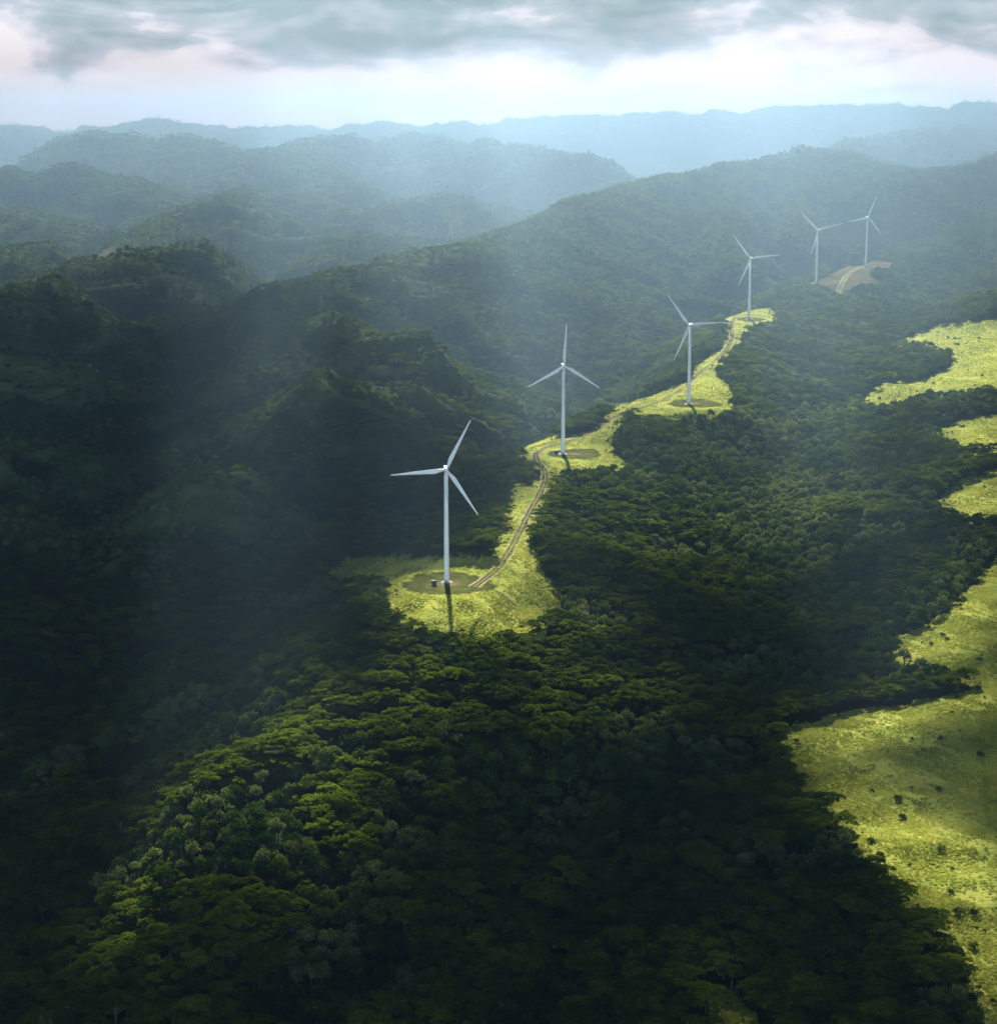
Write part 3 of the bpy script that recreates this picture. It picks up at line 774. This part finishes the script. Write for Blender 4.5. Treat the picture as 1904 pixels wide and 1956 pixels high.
MTU = mat_tuft()
for s in range(4):
    rng = np.random.default_rng(900 + s); n = 34
    a = rng.uniform(0, 6.283, n); r = .75 * np.sqrt(rng.random(n)); hgt = rng.uniform(.5, 1.0, n) * (1.1 - .5 * r)
    bx_, by_ = r * np.cos(a), r * np.sin(a); lean = .55
    tx, ty_ = bx_ + np.cos(a) * hgt * lean + .25, by_ + np.sin(a) * hgt * lean - .1
    w = .16; pa = a + 1.57
    V = np.stack([np.column_stack([bx_ - w * np.cos(pa), by_ - w * np.sin(pa), -.2 + 0 * r]), np.column_stack([bx_ + w * np.cos(pa), by_ + w * np.sin(pa), -.2 + 0 * r]),
                  np.column_stack([tx, ty_, hgt])], 1).reshape(-1, 3)
    GR.objects.link(bpy.data.objects.new("tuft_%d" % s, mesh("tuft", V, np.arange(3 * n).reshape(n, 3), MTU)))
qx, qy = scatter(880, 3500, 1.5, 1000.0)
q = RNG.random(len(qx)) < .9; qx, qy = qx[q], qy[q]
qz = ground(qx, qy); qc = cover(qx, qy, qz); dens = .5 * fbm((1.6 * qx + qy) / 9, (qx - 1.6 * qy) / 80, 3) + .5 * fbm(qx / 14, qy / 30, 3)
rq = RNG.random(len(qx)); q = ((qc == 2) & (rq < sm(.25, .58, dens))) | ((qc == 1) & (rq < sm(.25, .7, dens)))
for b in BASES: q &= (qx - b[0]) ** 2 + (qy - b[1] + 3) ** 2 > (37 + 8 * fbm(qx / 9, qy / 9, 3)) ** 2
qx, qy, qz = qx[q], qy[q], qz[q]
print("tussocks", len(qx))
stuff("grass", qx, qy, qz, (RNG.random(len(qx)) * 4).astype(int), RNG.uniform(-.5, .5, len(qx)), RNG.uniform(.6, 1.5, len(qx)), GR, "yellow green tussock grass on the pasture and clearings", "grass")

SHR = [tree_meshes('shrub', 700 + i, 260, .34) for i in range(4)]
sx, sy = scatter(900, 3300, 14, 120.0)
sz = ground(sx, sy); spx, spy = proj(sx, sy, sz); sc_ = cover(sx, sy, sz)
ok = (sc_ == 2) & (spx < 1890) & (spy < 1940) & (fbm(sx / 45, sy / 45, 2) > .5) & (RNG.random(len(sx)) < .34)
for i in np.nonzero(ok)[0][:170]:
    w = ("on the lowest part of the pasture" if spy[i] > 1540 else "on the shaded middle band of the pasture" if spy[i] > 1330 else
         "on the pasture corner above the tree tongue" if spy[i] > 1010 else "on the small right edge pasture" if spy[i] > 780 else "on the farthest pale pasture")
    lab = ("small dark shrub " + w)
    j = random.randrange(4)
    t = empty("shrub", (sx[i], sy[i], sz[i]), random.uniform(0, 6), lab, "shrub", "dark shrubs " + w)
    k = random.choice([.6, .8, 1.0, 1.3, 1.7]); t.scale = (k, k, k * .9)
    link("crown", SHR[j][0], t); link("trunk", SHR[j][1], t)

# ------------------------------------------------------------------ unseen cloud deck added overhead: gaps shaped to place shade and sun shafts
def blob(px, py, cx, cy_, rx, ry, rot=0.0, p=2.0):
    c, s = math.cos(R(rot)), math.sin(R(rot)); dx, dy = px - cx, py - cy_
    a, b = (dx * c + dy * s) / rx, (-dx * s + dy * c) / ry
    return np.exp(-np.power(a * a + b * b, p / 2))
LIGHT = [  # photo x, y, radii, turn, strength: where the sun breaks through
    (890, 1150, 170, 75, -8, 1.0), (1010, 1010, 75, 110, 18, .95), (1080, 865, 110, 60, 0, .9), (1230, 780, 140, 45, -10, .60),
    (1380, 690, 110, 90, 30, .70), (1430, 605, 90, 35, 0, .75), (1230, 990, 230, 115, 15, 1.0), (1000, 1240, 190, 75, 10, .85),
    (820, 1330, 170, 90, -40, .85), (520, 1480, 195, 110, -32, 1.0), (330, 1640, 165, 88, -40, 1.0), (570, 1560, 240, 150, -25, .95), (1130, 1370, 170, 50, 0, .6),
    (1430, 1010, 190, 90, 20, .85), (1580, 960, 170, 100, 0, .9), (1480, 1150, 160, 70, 20, .30), (1560, 720, 200, 90, 0, .45), (1350, 880, 150, 50, 0, .5),
    (1800, 690, 190, 70, -5, .85), (1860, 830, 120, 50, 0, .85), (1860, 950, 110, 60, 0, .75), (1800, 1190, 150, 90, -40, .80), (1660, 1375, 190, 42, -12, .85), (1880, 1320, 80, 40, 0, .5),
    (1800, 1640, 190, 75, 24, 1.0), (1890, 1800, 90, 110, 20, .75), (1640, 1530, 100, 70, 40, .45), (1800, 1490, 200, 60, 0, .10), (1400, 1930, 90, 60, 50, .12),
    (1640, 525, 110, 50, 0, .7), (1500, 640, 140, 70, 0, .6), (1480, 800, 300, 130, 0, .85),
    (775, 675, 250, 46, 24, .95), (770, 750, 200, 42, 22, .95), (560, 765, 120, 36, -28, .75), (720, 510, 310, 42, -10, .85), (300, 490, 200, 40, 0, .75),
    (150, 570, 210, 38, 17, .40), (120, 700, 180, 34, 15, .30), (400, 910, 110, 34, 0, .40), (1000, 610, 170, 130, 0, .55), (1250, 480, 260, 120, 0, .85), (640, 610, 130, 36, 10, .5)]
def sunlight(x, y, z):
    px, py = proj(x, y, z)
    px = px + 60 * (fbm(x / 120 + 7, y / 120, 3) - .5) * 2; py = py + 36 * (fbm(x / 120 + 70, y / 120 + 4, 3) - .5) * 2
    t = np.zeros(x.shape)
    for cx, cy_, rx, ry, ro, s in LIGHT: t = np.maximum(t, s * blob(px, py, cx, cy_, rx, ry, ro, 3.0))
    near = .005 + t * (.72 + .5 * fbm(x / 38, y / 60, 3))
    br = fbm(x / 420 + 2, y / 420 + 5, 4)
    farl = .80 + .40 * sm(.38, .60, br) + .55 * blob(px, py, 980, 360, 330, 150) + .35 * blob(px, py, 1400, 380, 300, 120)
    farl = farl * (.62 + .76 * fbm(x / 130 + 3, y / 2600, 3))   # rays
    farl = np.where(px < 480, farl * .92, farl)
    on = 1950 + 850 * sm(900, 500, px)
    k = sm(on, on + 1100, y)
    keepnear = np.exp(-((px - 1500) / 330.0) ** 2) * (py > 490)
    k = k * (1 - .2 * keepnear)
    return np.clip(near * (1 - k) + np.maximum(near, farl) * k, 0.0, 1)
ZD = 980.0
dxs = np.arange(-3300, 3301, 26.0); dys = np.arange(-500, 8150, 26.0)
DX, DY = np.meshgrid(dxs, dys)
gz = np.zeros_like(DX)
for _ in range(6):
    t = (ZD - gz) / SUNV[2]
    hx, hy = DX - SUNV[0] * t, DY - SUNV[1] * t
    gz = .5 * gz + .5 * np.maximum(ground(hx, np.clip(hy, -390, 9250)), -60)
TR_ = sunlight(hx, hy, gz)
TR_ = np.where(hy < 700, .005, TR_)
puff = fbm(DX / 230, DY / 230, 5)
dens = 1 - TR_
zb = ZD + 60 * (puff - .5) * dens; zt = ZD + 40 + 260 * dens * (0.35 + puff)
n = DX.size
slant = lambda z: np.stack([DX + SUNV[0] / SUNV[2] * (z - ZD), DY + SUNV[1] / SUNV[2] * (z - ZD), z], -1).reshape(-1, 3)
V = np.concatenate([slant(zb), slant(zt)])         # the gaps lean with the sun so both layers pass the same beams
fb = grid_faces(*DX.shape)
me = mesh("shade_cloud_deck", V, [fb[:, ::-1], fb + n], None, True)
attr(me, "gap", np.sqrt(np.concatenate([TR_.ravel(), TR_.ravel()])))
m, nt = new_mat("shade_cloud"); L = nt.links.new
gp = nd(nt, "ShaderNodeAttribute", attribute_name="gap").outputs['Fac']
d = nd(nt, "ShaderNodeBsdfDiffuse"); d.inputs[0].default_value = (.42, .50, .54, 1)
t = nd(nt, "ShaderNodeBsdfTranslucent"); t.inputs[0].default_value = (.7, .76, .8, 1)
mx = nd(nt, "ShaderNodeMixShader", i_0=.03); L(d.outputs[0], mx.inputs[1]); L(t.outputs[0], mx.inputs[2])
tp = nd(nt, "ShaderNodeBsdfTransparent"); m2 = nd(nt, "ShaderNodeMixShader"); L(gp, m2.inputs[0]); L(mx.outputs[0], m2.inputs[1]); L(tp.outputs[0], m2.inputs[2])
out(nt, m2.outputs[0]); me.materials.append(m)
link("shade_cloud_deck", me, kind="structure", label="unseen grey cloud overhead, gaps shaped to cast the sun patches")

# ------------------------------------------------------------------ haze
SIGMA = 2.15e-4
zlo = float(GZ.min()) - 8
hv = [(-12600, -1600), (12600, -1600), (12600, 9400), (-12600, 9400)]
zhi = max(ZC, float(GZ.max())) + 16
V = [(x, y, zlo) for x, y in hv] + [(x, y, zhi) for x, y in hv]
me = mesh("haze", V, np.array([[3, 2, 1, 0], [4, 5, 6, 7], [0, 1, 5, 4], [1, 2, 6, 5], [2, 3, 7, 6], [3, 0, 4, 7]]))
m, nt = new_mat("pale_haze")
pv = nd(nt, "ShaderNodeVolumePrincipled"); pv.inputs['Color'].default_value = (.47, .71, .93, 1); pv.inputs['Density'].default_value = SIGMA; pv.inputs['Anisotropy'].default_value = .74
out(nt, None, pv.outputs[0]); me.materials.append(m)
link("haze", me, kind="stuff", label="pale blue mist filling the valleys", category="haze")
